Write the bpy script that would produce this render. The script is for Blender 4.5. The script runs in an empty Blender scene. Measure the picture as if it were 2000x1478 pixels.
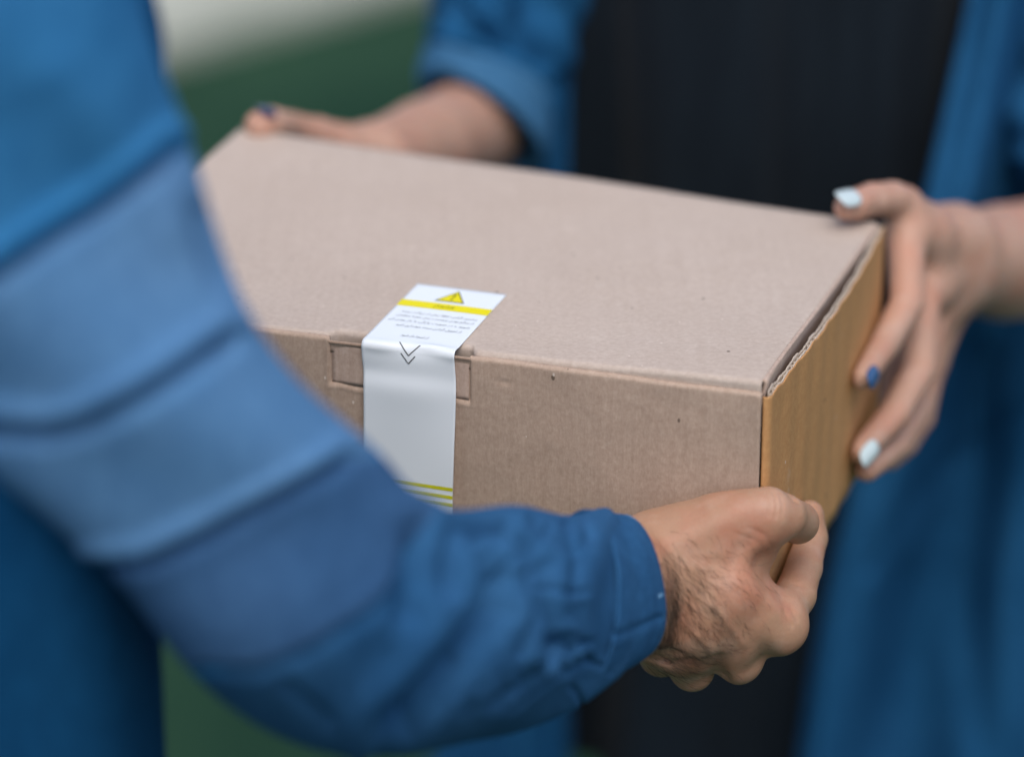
import bpy, bmesh, math, random, unicodedata
import numpy as np
from mathutils import Vector
random.seed(7); rng = np.random.default_rng(7)
scene = bpy.context.scene
COL = scene.collection
R = math.radians

# ------------------------------------------------------------------ camera
FPX, PW, PH, PITCH, CZ = 7500.0, 2000, 1478, R(23.5), 1.95
cam = bpy.data.cameras.new('camera'); cam_o = bpy.data.objects.new('camera', cam); COL.objects.link(cam_o)
cam_o.location = (0, 0, CZ); cam_o.rotation_euler = (math.pi / 2 - PITCH, 0, 0)
cam.sensor_width = 36; cam.lens = 36 * FPX / PW; cam.clip_start = .05; cam.clip_end = 400
cam.dof.use_dof = True; cam.dof.focus_distance = 2.045; cam.dof.aperture_fstop = 2.15; cam.dof.aperture_blades = 0
scene.camera = cam_o
# ------------------------------------------------------------------ sky and sun
SUN_EL, SUN_AZ = 61, 176          # degrees; azimuth clockwise from +Y
world = bpy.data.worlds.new('World'); scene.world = world; world.use_nodes = True
wn = world.node_tree; bg = wn.nodes['Background']
sky = wn.nodes.new('ShaderNodeTexSky'); sky.sky_type = 'NISHITA'; sky.sun_disc = False
sky.sun_elevation = R(SUN_EL); sky.sun_rotation = R(SUN_AZ); sky.air_density = 1.0; sky.dust_density = 3.0; sky.ozone_density = 1.0
wn.links.new(sky.outputs[0], bg.inputs[0]); bg.inputs[1].default_value = 0.13
sun = bpy.data.lights.new('sun', 'SUN'); sun.energy = 1.35; sun.angle = R(50); sun.color = (1, .95, .88)
sun_o = bpy.data.objects.new('sun', sun); COL.objects.link(sun_o)
_sd = Vector((math.sin(R(SUN_AZ)) * math.cos(R(SUN_EL)), math.cos(R(SUN_AZ)) * math.cos(R(SUN_EL)), math.sin(R(SUN_EL))))
sun_o.rotation_euler = _sd.to_track_quat('Z', 'Y').to_euler(); sun_o.location = _sd * 8
vs = scene.view_settings; vs.view_transform = 'Standard'; vs.look = 'None'; vs.exposure = 0.32; vs.gamma = 1; vs.use_curve_mapping = False
scene.render.engine = 'CYCLES'; scene.cycles.use_denoising = True; scene.cycles.max_bounces = 8

# ------------------------------------------------------------------ helpers
CP, SP = math.cos(PITCH), math.sin(PITCH)
def U(px, py, d):                 # a point at depth d in front of the lens
    px = np.asarray(px, float); py = np.asarray(py, float); d = np.asarray(d, float)
    x = (px - PW / 2) * d / FPX; u = (PH / 2 - py) * d / FPX
    return np.stack(np.broadcast_arrays(x, d * CP + u * SP, CZ - d * SP + u * CP), -1)
def proj(P):
    z = P[..., 2] - CZ; d = P[..., 1] * CP - z * SP; u = P[..., 1] * SP + z * CP
    return PW / 2 + FPX * P[..., 0] / d, PH / 2 - FPX * u / d, d
def nrm(v): v = np.asarray(v, float); return v / np.maximum(np.linalg.norm(v, axis=-1, keepdims=True), 1e-12)
CAMP = np.array([0, 0, CZ])
def sstep(a, b, x): t = np.clip((x - a) / (b - a), 0, 1); return t * t * (3 - 2 * t)
def wpos(o):
    p = Vector((0, 0, 0))
    while o: p += o.location; o = o.parent
    return p
def mk(name, V, F, mat, parent=None, smooth=True, solid=0, off=-1, uv=None, mats=None, fmat=None):
    me = bpy.data.meshes.new(name)
    me.from_pydata(np.asarray(V, float).reshape(-1, 3).tolist(), [], np.asarray(F).tolist() if isinstance(F, np.ndarray) else F)
    me.materials.append(mat)
    for m in mats or []: me.materials.append(m)
    if fmat is not None: me.polygons.foreach_set('material_index', np.asarray(fmat, np.int32))
    if smooth: me.polygons.foreach_set('use_smooth', [True] * len(me.polygons))
    if uv is not None:
        l = me.uv_layers.new(name='UVMap'); vi = np.zeros(len(me.loops), np.int32); me.loops.foreach_get('vertex_index', vi)
        l.data.foreach_set('uv', np.asarray(uv, float).reshape(-1, 2)[vi].ravel())
    me.update()
    o = bpy.data.objects.new(name, me); COL.objects.link(o)
    if parent: o.parent = parent; o.location = -wpos(parent)
    if solid:
        s = o.modifiers.new('solid', 'SOLIDIFY'); s.thickness = solid; s.offset = off
    return o
def gridF(nu, nv, wrap=False, flip=False):
    i, j = np.meshgrid(np.arange(nu - 1), np.arange(nv if wrap else nv - 1), indexing='ij')
    j2 = (j + 1) % nv
    q = np.stack([i * nv + j, (i + 1) * nv + j, (i + 1) * nv + j2, i * nv + j2], -1).reshape(-1, 4)
    return q[:, ::-1] if flip else q
def thing(name, label, cat, loc):
    o = bpy.data.objects.new(name, None); COL.objects.link(o); o.location = loc; o.empty_display_size = .05
    o['label'] = label; o['category'] = cat; return o
def crom(P, n):                   # Catmull-Rom through rows of P
    P = np.asarray(P, float); m = len(P) - 1
    t = np.linspace(0, m, n); i = np.minimum(t.astype(int), m - 1); f = (t - i)[:, None]
    E = np.vstack([2 * P[0] - P[1], P, 2 * P[-1] - P[-2]])
    a, b, c, d = E[i], E[i + 1], E[i + 2], E[i + 3]
    return .5 * (2 * b + (c - a) * f + (2 * a - 5 * b + 4 * c - d) * f ** 2 + (3 * b - a - 3 * c + d) * f ** 3)
def seg_dist(x, y, poly):         # distance from points to a polyline, and the side sign
    best = np.full(x.shape, 1e9); side = np.zeros(x.shape)
    for (x0, y0), (x1, y1) in zip(poly[:-1], poly[1:]):
        dx, dy = x1 - x0, y1 - y0; L2 = dx * dx + dy * dy
        t = np.clip(((x - x0) * dx + (y - y0) * dy) / L2, 0, 1)
        ex, ey = x - x0 - t * dx, y - y0 - t * dy; d = np.hypot(ex, ey); m = d < best
        best = np.where(m, d, best); side = np.where(m, np.sign(dx * ey - dy * ex), side)
    return best, side

# ------------------------------------------------------------------ materials
class NT:
    def __init__(s, name):
        s.m = bpy.data.materials.new(name); s.m.use_nodes = True; s.t = s.m.node_tree; s.b = s.t.nodes['Principled BSDF']
    def n(s, typ, **kw):
        x = s.t.nodes.new('ShaderNode' + typ)
        for k, v in kw.items():
            if k in x.inputs: x.inputs[k].default_value = v
            else: setattr(x, k, v)
        return x
    def l(s, a, b): s.t.links.new(a, b)
    def coord(s, scale=(1, 1, 1), rot=(0, 0, 0), kind='Object'):
        c = s.n('TexCoord'); m = s.n('Mapping'); m.inputs['Scale'].default_value = scale; m.inputs['Rotation'].default_value = rot
        s.l(c.outputs[kind], m.inputs[0]); return m.outputs[0]
    def noise(s, vec, scale, detail=4, rough=.55):
        x = s.n('TexNoise', Scale=scale, Detail=detail, Roughness=rough); s.l(vec, x.inputs['Vector']); return x.outputs['Fac']
    def ramp(s, f, *stops):
        r = s.n('ValToRGB'); e = r.color_ramp.elements
        while len(e) < len(stops): e.new(.5)
        for k, (p, c) in enumerate(stops): e[k].position = p; e[k].color = (*c, 1) if len(c) == 3 else c
        s.l(f, r.inputs[0]); return r.outputs[0]
    def mix(s, a, b, f, mode='MIX'):
        x = s.n('Mix', data_type='RGBA', blend_type=mode)
        for sock, v in ((x.inputs[0], f), (x.inputs[6], a), (x.inputs[7], b)):
            if hasattr(v, 'links'): s.l(v, sock)
            else: sock.default_value = v if isinstance(v, (int, float)) else (*v, 1)
        return x.outputs[2]
    def math(s, op, a, b=0.0, c=None):
        x = s.n('Math', operation=op)
        for k, v in enumerate((a, b) if c is None else (a, b, c)):
            if hasattr(v, 'links'): s.l(v, x.inputs[k])
            else: x.inputs[k].default_value = v
        return x.outputs[0]
    def bump(s, h, strength, dist, prev=None):
        x = s.n('Bump', Strength=strength, Distance=dist); s.l(h, x.inputs['Height'])
        if prev is not None: s.l(prev, x.inputs['Normal'])
        return x.outputs[0]
    def out(s, col=None, rough=.6, spec=.3, normal=None, **kw):
        if col is not None:
            if hasattr(col, 'links'): s.l(col, s.b.inputs['Base Color'])
            else: s.b.inputs['Base Color'].default_value = (*col, 1)
        if hasattr(rough, 'links'): s.l(rough, s.b.inputs['Roughness'])
        else: s.b.inputs['Roughness'].default_value = rough
        s.b.inputs['Specular IOR Level'].default_value = spec
        if normal is not None: s.l(normal, s.b.inputs['Normal'])
        for k, v in kw.items(): s.b.inputs[k.replace('_', ' ')].default_value = v
        return s.m
BOX_YAW = -17.6
def kraft(name, c0, c1, flute, st_=1.0):
    t = NT(name); v = t.coord(rot=(0, 0, R(-BOX_YAW)))
    big = t.noise(v, 9, 3); col = t.mix(c0, c1, t.ramp(big, (.3, (0, 0, 0)), (.7, (1, 1, 1))))
    fib = t.coord(scale=(1, 1, .25) if flute == 'z' else ((.3, 1, 1) if flute != 'e' else (1, 1, .9)), rot=(0, 0, R(-BOX_YAW)))
    f1 = t.noise(fib, 900, 3, .7); col = t.mix(col, t.ramp(f1, (.25, (.35, .35, .35)), (.75, (.65, .65, .65))), .55 * min(1, st_ + .45), 'SOFT_LIGHT')
    f3 = t.noise(v, 330, 4, .75); col = t.mix(col, t.ramp(f3, (.3, (.3, .3, .3)), (.72, (.68, .68, .68))), .5, 'SOFT_LIGHT')
    sc = t.noise(v, 22, 7, .8); col = t.mix(col, t.mix(col, (.75, .66, .58), .35), t.ramp(sc, (.60, (0, 0, 0)), (.74, (1, 1, 1))))
    dk = t.noise(t.coord(rot=(.3, .2, .9)), 14, 7, .8); col = t.mix(col, t.mix(col, (.20, .13, .09), .25), t.ramp(dk, (.60, (0, 0, 0)), (.78, (1, 1, 1))))
    # corrugation shows as faint streaks
    st = t.coord(scale=(1, 1, .03) if flute in 'ze' else ((.03, 1, 1) if flute == 'x' else (1, .03, 1)), rot=(0, 0, R(-BOX_YAW)))
    f2 = t.noise(st, 260, 2); col = t.mix(col, t.ramp(f2, (.35, (.42, .42, .42)), (.65, (.57, .57, .57))), .6 * st_, 'SOFT_LIGHT')
    # dark and pale fibre specks
    vo = t.n('TexVoronoi', Scale=150.0, feature='F1'); t.l(t.coord(scale=(1, 1, .6), rot=(.4, .3, 1.1)), vo.inputs['Vector'])
    vc = t.n('SeparateColor'); t.l(vo.outputs['Color'], vc.inputs[0])
    near = t.math('LESS_THAN', vo.outputs['Distance'], t.math('MULTIPLY', vc.outputs[1], .17)); pick = t.math('GREATER_THAN', vc.outputs[0], .90)
    col = t.mix(col, (.07, .05, .035), t.math('MULTIPLY', t.math('MULTIPLY', near, pick), .75))
    pick2 = t.math('LESS_THAN', vc.outputs[0], .10); near2 = t.math('LESS_THAN', vo.outputs['Distance'], .09)
    col = t.mix(col, (.75, .66, .58), t.math('MULTIPLY', t.math('MULTIPLY', near2, pick2), .8))
    b1 = t.bump(f1, .25, .0004, t.bump(t.noise(v, 45, 3, .5), .22, .004)); b2 = t.bump(f2, .25 * st_, .0006, b1)
    return t.out(col, .72, .25, b2)
M = {}
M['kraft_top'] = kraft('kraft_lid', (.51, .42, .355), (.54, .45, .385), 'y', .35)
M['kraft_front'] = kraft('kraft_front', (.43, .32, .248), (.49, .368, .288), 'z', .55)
M['kraft_end'] = kraft('kraft_end', (.56, .295, .122), (.59, .312, .130), 'e', .10)  # same outer liner as the front; warm bounced light is put into this tint
M['kraft_in'] = kraft('kraft_inside', (.48, .36, .29), (.54, .41, .34), 'z')
t = NT('torn_paper'); f = t.noise(t.coord(), 600, 3); M['torn'] = t.out(t.ramp(f, (.3, (.50, .42, .34)), (.7, (.70, .62, .54))), .9, .1)

def denim(name, dark, light, weave=1.0):
    t = NT(name); v = t.coord()
    big = t.noise(v, 7, 4, .6); col = t.mix(dark, light, t.ramp(big, (.3, (0, 0, 0)), (.7, (1, 1, 1))))
    tw = t.coord(scale=(1, 1, .35), rot=(R(20), R(35), R(30))); w1 = t.noise(tw, 1500, 2, .7)
    tw2 = t.coord(scale=(.35, 1, 1), rot=(R(10), R(-20), R(10))); w2 = t.noise(tw2, 1300, 2, .7)
    w = t.math('ADD', t.math('MULTIPLY', w1, .5), t.math('MULTIPLY', w2, .5))
    col = t.mix(col, t.ramp(w, (.35, (.30, .30, .30)), (.65, (.70, .70, .70))), .85 * weave, 'SOFT_LIGHT')
    mo = t.noise(t.coord(scale=(1, 1, .4), rot=(0, R(40), 0)), 120, 5, .7); col = t.mix(col, t.ramp(mo, (.3, (.36, .36, .36)), (.7, (.64, .64, .64))), .6 * weave, 'SOFT_LIGHT')
    return t.out(col, .95, .06, t.bump(w, .6 * weave, .0008))
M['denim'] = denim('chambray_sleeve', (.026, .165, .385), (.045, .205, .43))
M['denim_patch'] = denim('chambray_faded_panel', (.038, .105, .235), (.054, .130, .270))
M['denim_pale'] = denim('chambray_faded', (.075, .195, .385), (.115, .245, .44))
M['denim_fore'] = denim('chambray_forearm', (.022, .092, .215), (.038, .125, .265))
M['denim_cuff'] = denim('chambray_cuff', (.020, .090, .215), (.036, .125, .27), 1.3)
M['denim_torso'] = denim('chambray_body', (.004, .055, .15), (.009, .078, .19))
M['denim_w'] = denim('denim_overshirt', (.011, .078, .185), (.022, .118, .262))
M['thread'] = NT('stitch_thread').out((.22, .44, .68), .8, .2)
t = NT('dark_knit'); f = t.noise(t.coord(scale=(1, 1, .1)), 40, 3); M['denim_w2'] = denim('denim_reverse', (.040, .135, .265), (.065, .185, .33))
M['knit'] = t.out(t.ramp(f, (.3, (.005, .009, .0145)), (.7, (.010, .017, .025))), .9, .12, Sheen_Weight=.08)

def skin(name, base, red, pale):
    t = NT(name); v = t.coord()
    n1 = t.noise(v, 32, 3); col = t.mix(base, red, t.ramp(n1, (.42, (0, 0, 0)), (.72, (1, 1, 1))))
    n2 = t.noise(v, 55, 3); col = t.mix(col, pale, t.math('MULTIPLY', t.ramp(n2, (.5, (0, 0, 0)), (.8, (1, 1, 1))), .6))
    n4 = t.noise(v, 900, 3, .7); col = t.mix(col, t.ramp(n4, (.3, (.42, .40, .40)), (.7, (.58, .58, .58))), .5, 'SOFT_LIGHT')
    vo = t.n('TexVoronoi', Scale=800.0, feature='DISTANCE_TO_EDGE'); t.l(v, vo.inputs['Vector'])
    wr = t.noise(t.coord(scale=(.35, 1, 1), rot=(0, R(30), R(10))), 330, 4, .65)
    b = t.bump(wr, .28, .0008, t.bump(vo.outputs['Distance'], .2, .0005))
    return t.out(col, .5, .35, b, Subsurface_Weight=.18, Subsurface_Radius=(.008, .003, .0015), Subsurface_Scale=.6)
M['skin_m'] = skin('skin_olive', (.435, .252, .160), (.45, .20, .125), (.53, .365, .275))
M['skin_w'] = skin('skin_light', (.50, .305, .225), (.52, .265, .185), (.58, .40, .32))
def gloss(name, c): return NT(name).out(c, .18, .5, Coat_Weight=.6, Coat_Roughness=.1)
M['nail_white'] = gloss('pale_mint_polish', (.62, .74, .76)); M['nail_blue'] = gloss('navy_polish', (.02, .085, .24)); M['nail_violet'] = gloss('dark_violet_polish', (.05, .05, .13))
M['nail_bare'] = NT('bare_nail').out((.52, .32, .25), .35, .4)
M['hair'] = NT('dark_body_hair').out((.035, .022, .016), .5, .3)
M['ink'] = NT('black_ink').out((.09, .095, .10), .6, .2); M['ink_grey'] = NT('grey_ink').out((.24, .25, .26), .6, .2)
M['ink_olive'] = NT('olive_ink').out((.09, .10, .01), .6, .2); M['yellow'] = NT('yellow_ink').out((.84, .74, .0), .45, .3)
M['yellow2'] = NT('lime_yellow_ink').out((.62, .62, .01), .45, .3)
M['white'] = NT('glossy_white_paper').out((.84, .90, .95), .35, .4)

# ------------------------------------------------------------------ ground
t = NT('green_turf'); v = t.coord(); n = t.noise(v, 1.6, 6, .65); n2 = t.noise(v, 90, 3, .7)
col = t.mix(t.ramp(n, (.3, (.010, .038, .022)), (.7, (.029, .074, .040))), t.ramp(n2, (.3, (.35, .35, .35)), (.7, (.65, .65, .65))), .6, 'SOFT_LIGHT')
M['turf'] = t.out(col, .95, .1, t.bump(n2, .5, .01))
t = NT('pale_paving'); n = t.noise(t.coord(), 4, 5); M['paving'] = t.out(t.ramp(n, (.3, (.35, .37, .31)), (.7, (.48, .49, .42))), .9, .15)
def onground(px, py, z=0.0):
    v = U(px, py, 1.0) - CAMP; return CAMP + v * ((z - CZ) / v[2])
g = mk('ground', [(-60, -30, 0), (60, -30, 0), (60, 90, 0), (-60, 90, 0)], [(0, 1, 2, 3)], M['turf'], smooth=False); g['kind'] = 'structure'
p0, p1 = onground(300, 122), onground(745, -5); e = nrm(p1 - p0); nn = np.array([-e[1], e[0], 0])
q = [p0 - e * 25, p0 + e * 30, p0 + e * 30 + nn * 14, p0 - e * 25 + nn * 14]
V = [(*p[:2], -.02) for p in q] + [(*p[:2], .03) for p in q]
g = mk('path', V, [(4, 5, 6, 7), (0, 1, 5, 4), (1, 2, 6, 5), (2, 3, 7, 6), (3, 0, 4, 7)], M['paving'], smooth=False); g['kind'] = 'structure'

# ------------------------------------------------------------------ carton
A = U(1503, 757, 2.0); ZT = A[2]
def onz(px, py, z):
    v = U(px, py, 1.0) - CAMP; return CAMP + v * ((z - CZ) / v[2])
B = onz(1726, 436, ZT - .005); C = onz(470, 252, ZT + .007)
E_ = onz(355, 345, ZT + .006); F_ = onz(645, 655, ZT)
_t = np.linalg.solve(np.array([(E_ - C)[:2], -(F_ - A)[:2]]).T, (A - C)[:2]); D = C + (E_ - C) * _t[0]; D[2] = ZT + .002
BW, BD, BH = np.linalg.norm(A - D), np.linalg.norm(B - A), .142
EX, EY, EZ = nrm(A - D), nrm(B - A), np.array([0, 0, 1.0])
OFFC = C - (A - EX * BW + EY * BD)
NE = nrm(np.cross(EY, EZ)); NF = nrm(np.cross(EX, EZ)) * 1.0
if NF[1] > 0: NF = -NF
if NE[0] < 0: NE = -NE
def BP(x, y, z):
    x, y, z = np.broadcast_arrays(*[np.asarray(k, float) for k in (x, y, z)])
    return A + x[..., None] * EX + y[..., None] * EY + z[..., None] * EZ + ((-x / BW) * (y / BD))[..., None] * OFFC
def box_sdf(P, grow=0.0):
    q = P - A
    d = [q @ NF - .0035, q @ NE, q @ EZ - .0005 - .006 * 0, -(q @ EZ) - BH, -(q @ NF) - BD, -(q @ NE) - BW]
    return np.maximum.reduce(d) - grow
box = thing('cardboard_box', 'brown corrugated cardboard box with white seal label, held between the two people', 'box', tuple(BP(-BW / 2, BD / 2, -BH)))
NXL, NXR = -.2418, -.162          # cut-out for the locking tab
def wob(x, y): return .0005 * np.sin(x * 31 + 1) * np.sin(y * 27) + .0004 * np.sin(x * 11 + y * 17)
# lid with its rounded front edge and tuck flap
xs = np.linspace(-BW, -.0045, 170); rr = .0032
ang = np.linspace(0, math.pi / 2, 8)
prof = [(y, 0.0) for y in np.linspace(BD, rr, 70)[:-1]] + [(rr - rr * math.sin(a), -rr + rr * math.cos(a)) for a in ang] + [(.0004 * k, -rr - .004 * k) for k in range(1, 8)]
prof = np.array(prof); Y, X = np.meshgrid(prof[:, 0], xs, indexing='ij'); Z = np.repeat(prof[:, 1][:, None], len(xs), 1)
near = sstep(.03, 0, Y) * (Z > -rr * .99)
gap = sstep(NXL - .001, NXL + .001, X) * (1 - sstep(NXR - .001, NXR + .001, X)) * sstep(.02, .0, Y)
Y = Y + gap * .0062
def LIFT(x, y): return .0030 * sstep(-.18, -.005, x) * sstep(.13, .0, y) + .0004 * np.sin(x * 53) * np.sin(x * 19 + 1) * sstep(.02, .0, y)
Z = Z + wob(X, Y) + LIFT(X, Y)
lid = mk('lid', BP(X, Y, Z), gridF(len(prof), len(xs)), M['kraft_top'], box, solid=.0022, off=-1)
# side flap of the lid, folding down inside the end panel
prof = [(-.0045 + .0026 * math.sin(a), -.0026 + .0026 * math.cos(a)) for a in ang] + [(-.0019 - .0008 * k, -.0026 - .004 * k) for k in range(1, 9)]
prof = np.array(prof); ys = np.linspace(.003, BD - .002, 70); X, Y = np.meshgrid(prof[:, 0], ys, indexing='ij'); Z = np.repeat(prof[:, 1][:, None], len(ys), 1)
X = X - .0012 * np.sin(Y / BD * math.pi)[:, :] * (Z < -.001); Z = Z + wob(X * 0 - .0045, Y) + LIFT(-.0045, Y)
mk('side_flap', BP(X, Y, Z), gridF(len(prof), len(ys)), M['kraft_in'], lid, solid=.002, off=-1)
# front panel: rolled top edge, recess for the locking tab
xs = np.unique(np.concatenate([np.linspace(-BW + .002, -.0036, 210), NXL + np.linspace(-.002, .002, 9), NXR + np.linspace(-.002, .002, 9)]))
rz = .0022
prof = [(rz * 2 - .0004 * k, -.003 * k) for k in range(3, 0, -1)] + [(rz + rz * math.cos(a), rz * math.sin(a) - rz) for a in np.linspace(0, math.pi, 13)[:-1]] + [(0, -z) for z in np.concatenate([np.linspace(rz, .034, 26), np.linspace(.036, BH - .001, 50)])]
prof = np.array(prof); X, S = np.meshgrid(xs, np.arange(len(prof))); Yp = prof[S, 0]; Zp = prof[S, 1].copy()
rim = np.where(X > NXR, -.0022 - .0010 * sstep(-.16, -.01, X), -.0006 - .0003 * np.sin(X * 40))
depth_n = .0285 + .0006 * np.sin(X * 300)
innotch = sstep(NXL - .0006, NXL + .0006, X) * (1 - sstep(NXR - .0006, NXR + .0006, X))
rec = innotch * (1 - sstep(depth_n - .0022, depth_n + .0012, -Zp)) * .0015
crease = .0003 * np.exp(-((-Zp - depth_n - .0012) / .0009) ** 2) * sstep(NXL - .003, NXL, X) * (1 - sstep(NXR, NXR + .003, X))
crease += .0002 * (np.exp(-((X - NXL + .0012) / .0009) ** 2) + np.exp(-((X - NXR - .0012) / .0009) ** 2)) * (-Zp < .031)
lumps = .0004 * np.sin(X * 23) * np.sin(Zp * 40 + 1) + .00025 * np.sin(X * 61 + Zp * 30) + .0004 * sstep(.015, 0, -Zp) * np.sin(X * 95) * (X > NXR)
dent = .0007 * np.exp(-(((X + .143) / .003) ** 2 + ((Zp + .013) / .0016) ** 2))
Y = -.0034 + Yp * (1 - .75 * innotch * (Yp > .0001)) + rec * sstep(.0, .005, -Zp) - crease - lumps + dent
Z = Zp + rim * sstep(.03, 0, -Zp) - innotch * .0020 * sstep(.012, 0, -Zp)
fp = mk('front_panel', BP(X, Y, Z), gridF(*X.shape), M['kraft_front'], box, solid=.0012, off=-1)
# the tab's own face, set in the recess
tx = np.linspace(NXL + .0012, NXR - .0012, 30); tz = np.linspace(-.0036, -.0275, 12); X, Z = np.meshgrid(tx, tz)
mk('locking_tab', BP(X, -.0034 + .0010 + .0004 * np.sin(X * 120) + .0006 * sstep(-.006, -.003, Z), Z), gridF(*X.shape), M['kraft_in'], box, solid=.0008, off=-1)
# end panel: fold at the front corner, torn upper edge with liners and flutes
ys = np.concatenate([[0] * 0, np.linspace(.0036, BD, 150)])
plan = [(-.0034, -.0002), (-.0029, -.0013)] + [(-.0024 + .0036 * math.sin(a), .0036 - .0052 * math.cos(a)) for a in np.linspace(.15, math.pi / 2, 7)] + [(.0012, y) for y in ys[1:]]
plan = np.array(plan); py_ = plan[:, 1]
def jag(y, amp, s):
    return amp * (np.sin(y * 410 + s) * .5 + np.sin(y * 977 + 2 * s) * .35 + np.sin(y * 173 + 3 * s) * .6)
ztop = -.0052 - .0016 * np.sin(np.clip(py_ / BD, 0, 1) * math.pi) + .0022 * sstep(0, .02, py_) - .0022 * np.exp(-((py_ - .022) / .006) ** 2) + .0015 * sstep(.18, .26, py_)
PLAN, ZTOP = plan, ztop
def endsheet(name, dx, amp, s, mat, parent, solid, zoff=0, wave=0, skip=0):
    plan, py_, ztop = PLAN[skip:], PLAN[skip:, 1], ZTOP[skip:]
    zt = ztop + jag(py_, amp, s) * sstep(.002, .012, py_) * (1 - .5 * sstep(.12, .2, py_)) + zoff
    k = np.linspace(0, 1, 26)[:, None] ** 1.5
    Z = zt[None] * (1 - k) + (-BH) * k; Y = np.repeat(plan[:, 1][None], 26, 0); X = np.repeat(plan[:, 0][None], 26, 0)
    bow = .0036 * np.sin(np.clip(Y / BD, 0, 1) * math.pi) * (1 - k * .9) + .0003 * np.sin(Y * 210) * sstep(0, .02, Y) + .0004 * np.sin(Y * 47 + 1) * np.sin(Z * 30)
    X = X + bow * sstep(.003, .03, Y) + dx * sstep(-.0005, .004, Y + .001)
    if wave: X = X + wave * np.sin(Y * 2 * math.pi / .0065)
    return mk(name, BP(X, Y, Z), gridF(26, len(plan)), mat, parent, solid=solid, off=-1)
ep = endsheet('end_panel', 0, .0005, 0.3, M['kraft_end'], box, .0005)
endsheet('torn_edge', -.0007, .0006, 1.1, M['torn'], ep, .0004, .0004, skip=9)
endsheet('flute_layer', -.0019, .0004, 2.0, M['torn'], ep, .0003, -.0011, .0008, skip=9)
endsheet('inner_liner', -.0031, .0007, 3.7, M['torn'], ep, .0005, .0003, skip=9)
# unseen sides that close the carton
def slab(name, x0, x1, y0, y1, z0, z1, mat):
    c = BP(*[np.array(k) for k in zip(*[(x, y, z) for z in (z0, z1) for (x, y) in ((x0, y0), (x1, y0), (x1, y1), (x0, y1))])])
    return mk(name, c, [(3, 2, 1, 0), (4, 5, 6, 7), (0, 1, 5, 4), (1, 2, 6, 5), (2, 3, 7, 6), (3, 0, 4, 7)], mat, box, smooth=False)
slab('back_panel', -BW + .001, -.0045, BD - .003, BD - .0003, -BH + .001, -.0032, M['kraft_in'])
slab('left_end_panel', -BW, -BW + .003, .002, BD - .004, -BH + .001, -.0034, M['kraft_end'])
slab('bottom_panel', -BW + .004, -.0045, .003, BD - .004, -BH, -BH + .003, M['kraft_in'])
# seal label over the front edge
LXL, LXR, LB0, LB1 = -.2224, -.1702, -.0785, .118
def label_pt(a, b, lift=0.0):
    a = np.asarray(a, float); b = np.asarray(b, float)
    rl = .0042; q = rl * math.pi / 2; th = np.clip(b / q, 0, 1) * math.pi / 2
    y0, z0 = rl - .0050, .0006
    y = np.where(b < 0, y0 - b, y0 - rl * np.sin(th)); z = np.where(b < 0, z0, z0 - rl + rl * np.cos(th)) - np.maximum(b - q, 0)
    ny, nz = -np.sin(th), np.cos(th)
    bb = np.maximum(b - q, 0)
    off = .0010 * np.exp(-((b - .004) / .004) ** 2) * np.sin(a * 7 + .5) + .0007 * np.exp(-((bb - .020) / .012) ** 2) * np.sin(a * 3.1) \
        - .0012 * np.exp(-((bb - .013) / .006) ** 2) * (1 - .5 * a) + .0004 * np.sin(bb * 70) * np.sin(a * 4) + .0014 * np.exp(-(((a - .72) / .16) ** 2 + ((b - .0005) / .0035) ** 2))
    off = off * sstep(-.006, .004, b) + lift + .0002 + .0006 * sstep(.0, .02, bb)
    x = LXL + (LXR - LXL) * a + .0009 * np.sin(bb * 42 + .4) * (bb > 0) * sstep(0, .02, bb) - .0008 * sstep(.005, .05, bb) * a
    return BP(x, y + ny * off, z + nz * off + wob(x, np.maximum(y, 0)) * (b < .002))
a = np.linspace(0, 1, 40); b = np.concatenate([np.linspace(LB0, -.004, 40), np.linspace(-.0035, .012, 36), np.linspace(.0135, LB1, 60)])
Bm, Am = np.meshgrid(b, a, indexing='ij')
lab = mk('seal_label', label_pt(Am, Bm), gridF(*Am.shape), M['white'], box, solid=.00018, off=-1)
lab['label'] = 'white paper seal label with yellow warning print over the box edge'
def printpatch(name, poly_ab, mat, n=14, lift=.00015):      # filled strip between two (a,b) edges
    (l0, l1), (r0, r1) = poly_ab; k = np.linspace(0, 1, n)[:, None, None]; s = np.linspace(0, 1, 4)[None, :, None]
    L = np.array(l0) * (1 - k) + np.array(l1) * k; Rr = np.array(r0) * (1 - k) + np.array(r1) * k; P = L * (1 - s) + Rr * s
    return mk(name, label_pt(P[..., 0], P[..., 1], lift), gridF(n, 4), mat, lab)
printpatch('yellow_band', (((.0, -.0555), (1, -.0555)), ((0, -.0468), (1, -.0468))), M['yellow'])
tri = [(.5, -.0745), (.335, -.0585), (.665, -.0585)]
def tripatch(name, tr, mat, lift): printpatch(name, ((tr[0], tr[0]), (tr[1], tr[2])), mat, 6, lift)
tripatch('warning_triangle_outline', tri, M['ink_olive'], .00013)
cx, cy = .5, -.0635; tripatch('warning_triangle', [(cx + (x - cx) * .84, cy + (y - cy) * .84) for x, y in tri], M['yellow'], .0002)
printpatch('exclamation_bar', (((.488, -.0695), (.512, -.0695)), ((.494, -.0637), (.506, -.0637))), M['ink_olive'], 3, .00026)
printpatch('exclamation_dot', (((.488, -.0627), (.512, -.0627)), ((.488, -.0612), (.512, -.0612))), M['ink_olive'], 3, .00026)
for i, bb in enumerate((.0820, .0868, .0915)):
    printpatch('yellow_line', (((0, bb), (1, bb)), ((0, bb + .0021), (1, bb + .0021))), M['yellow2'])
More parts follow.
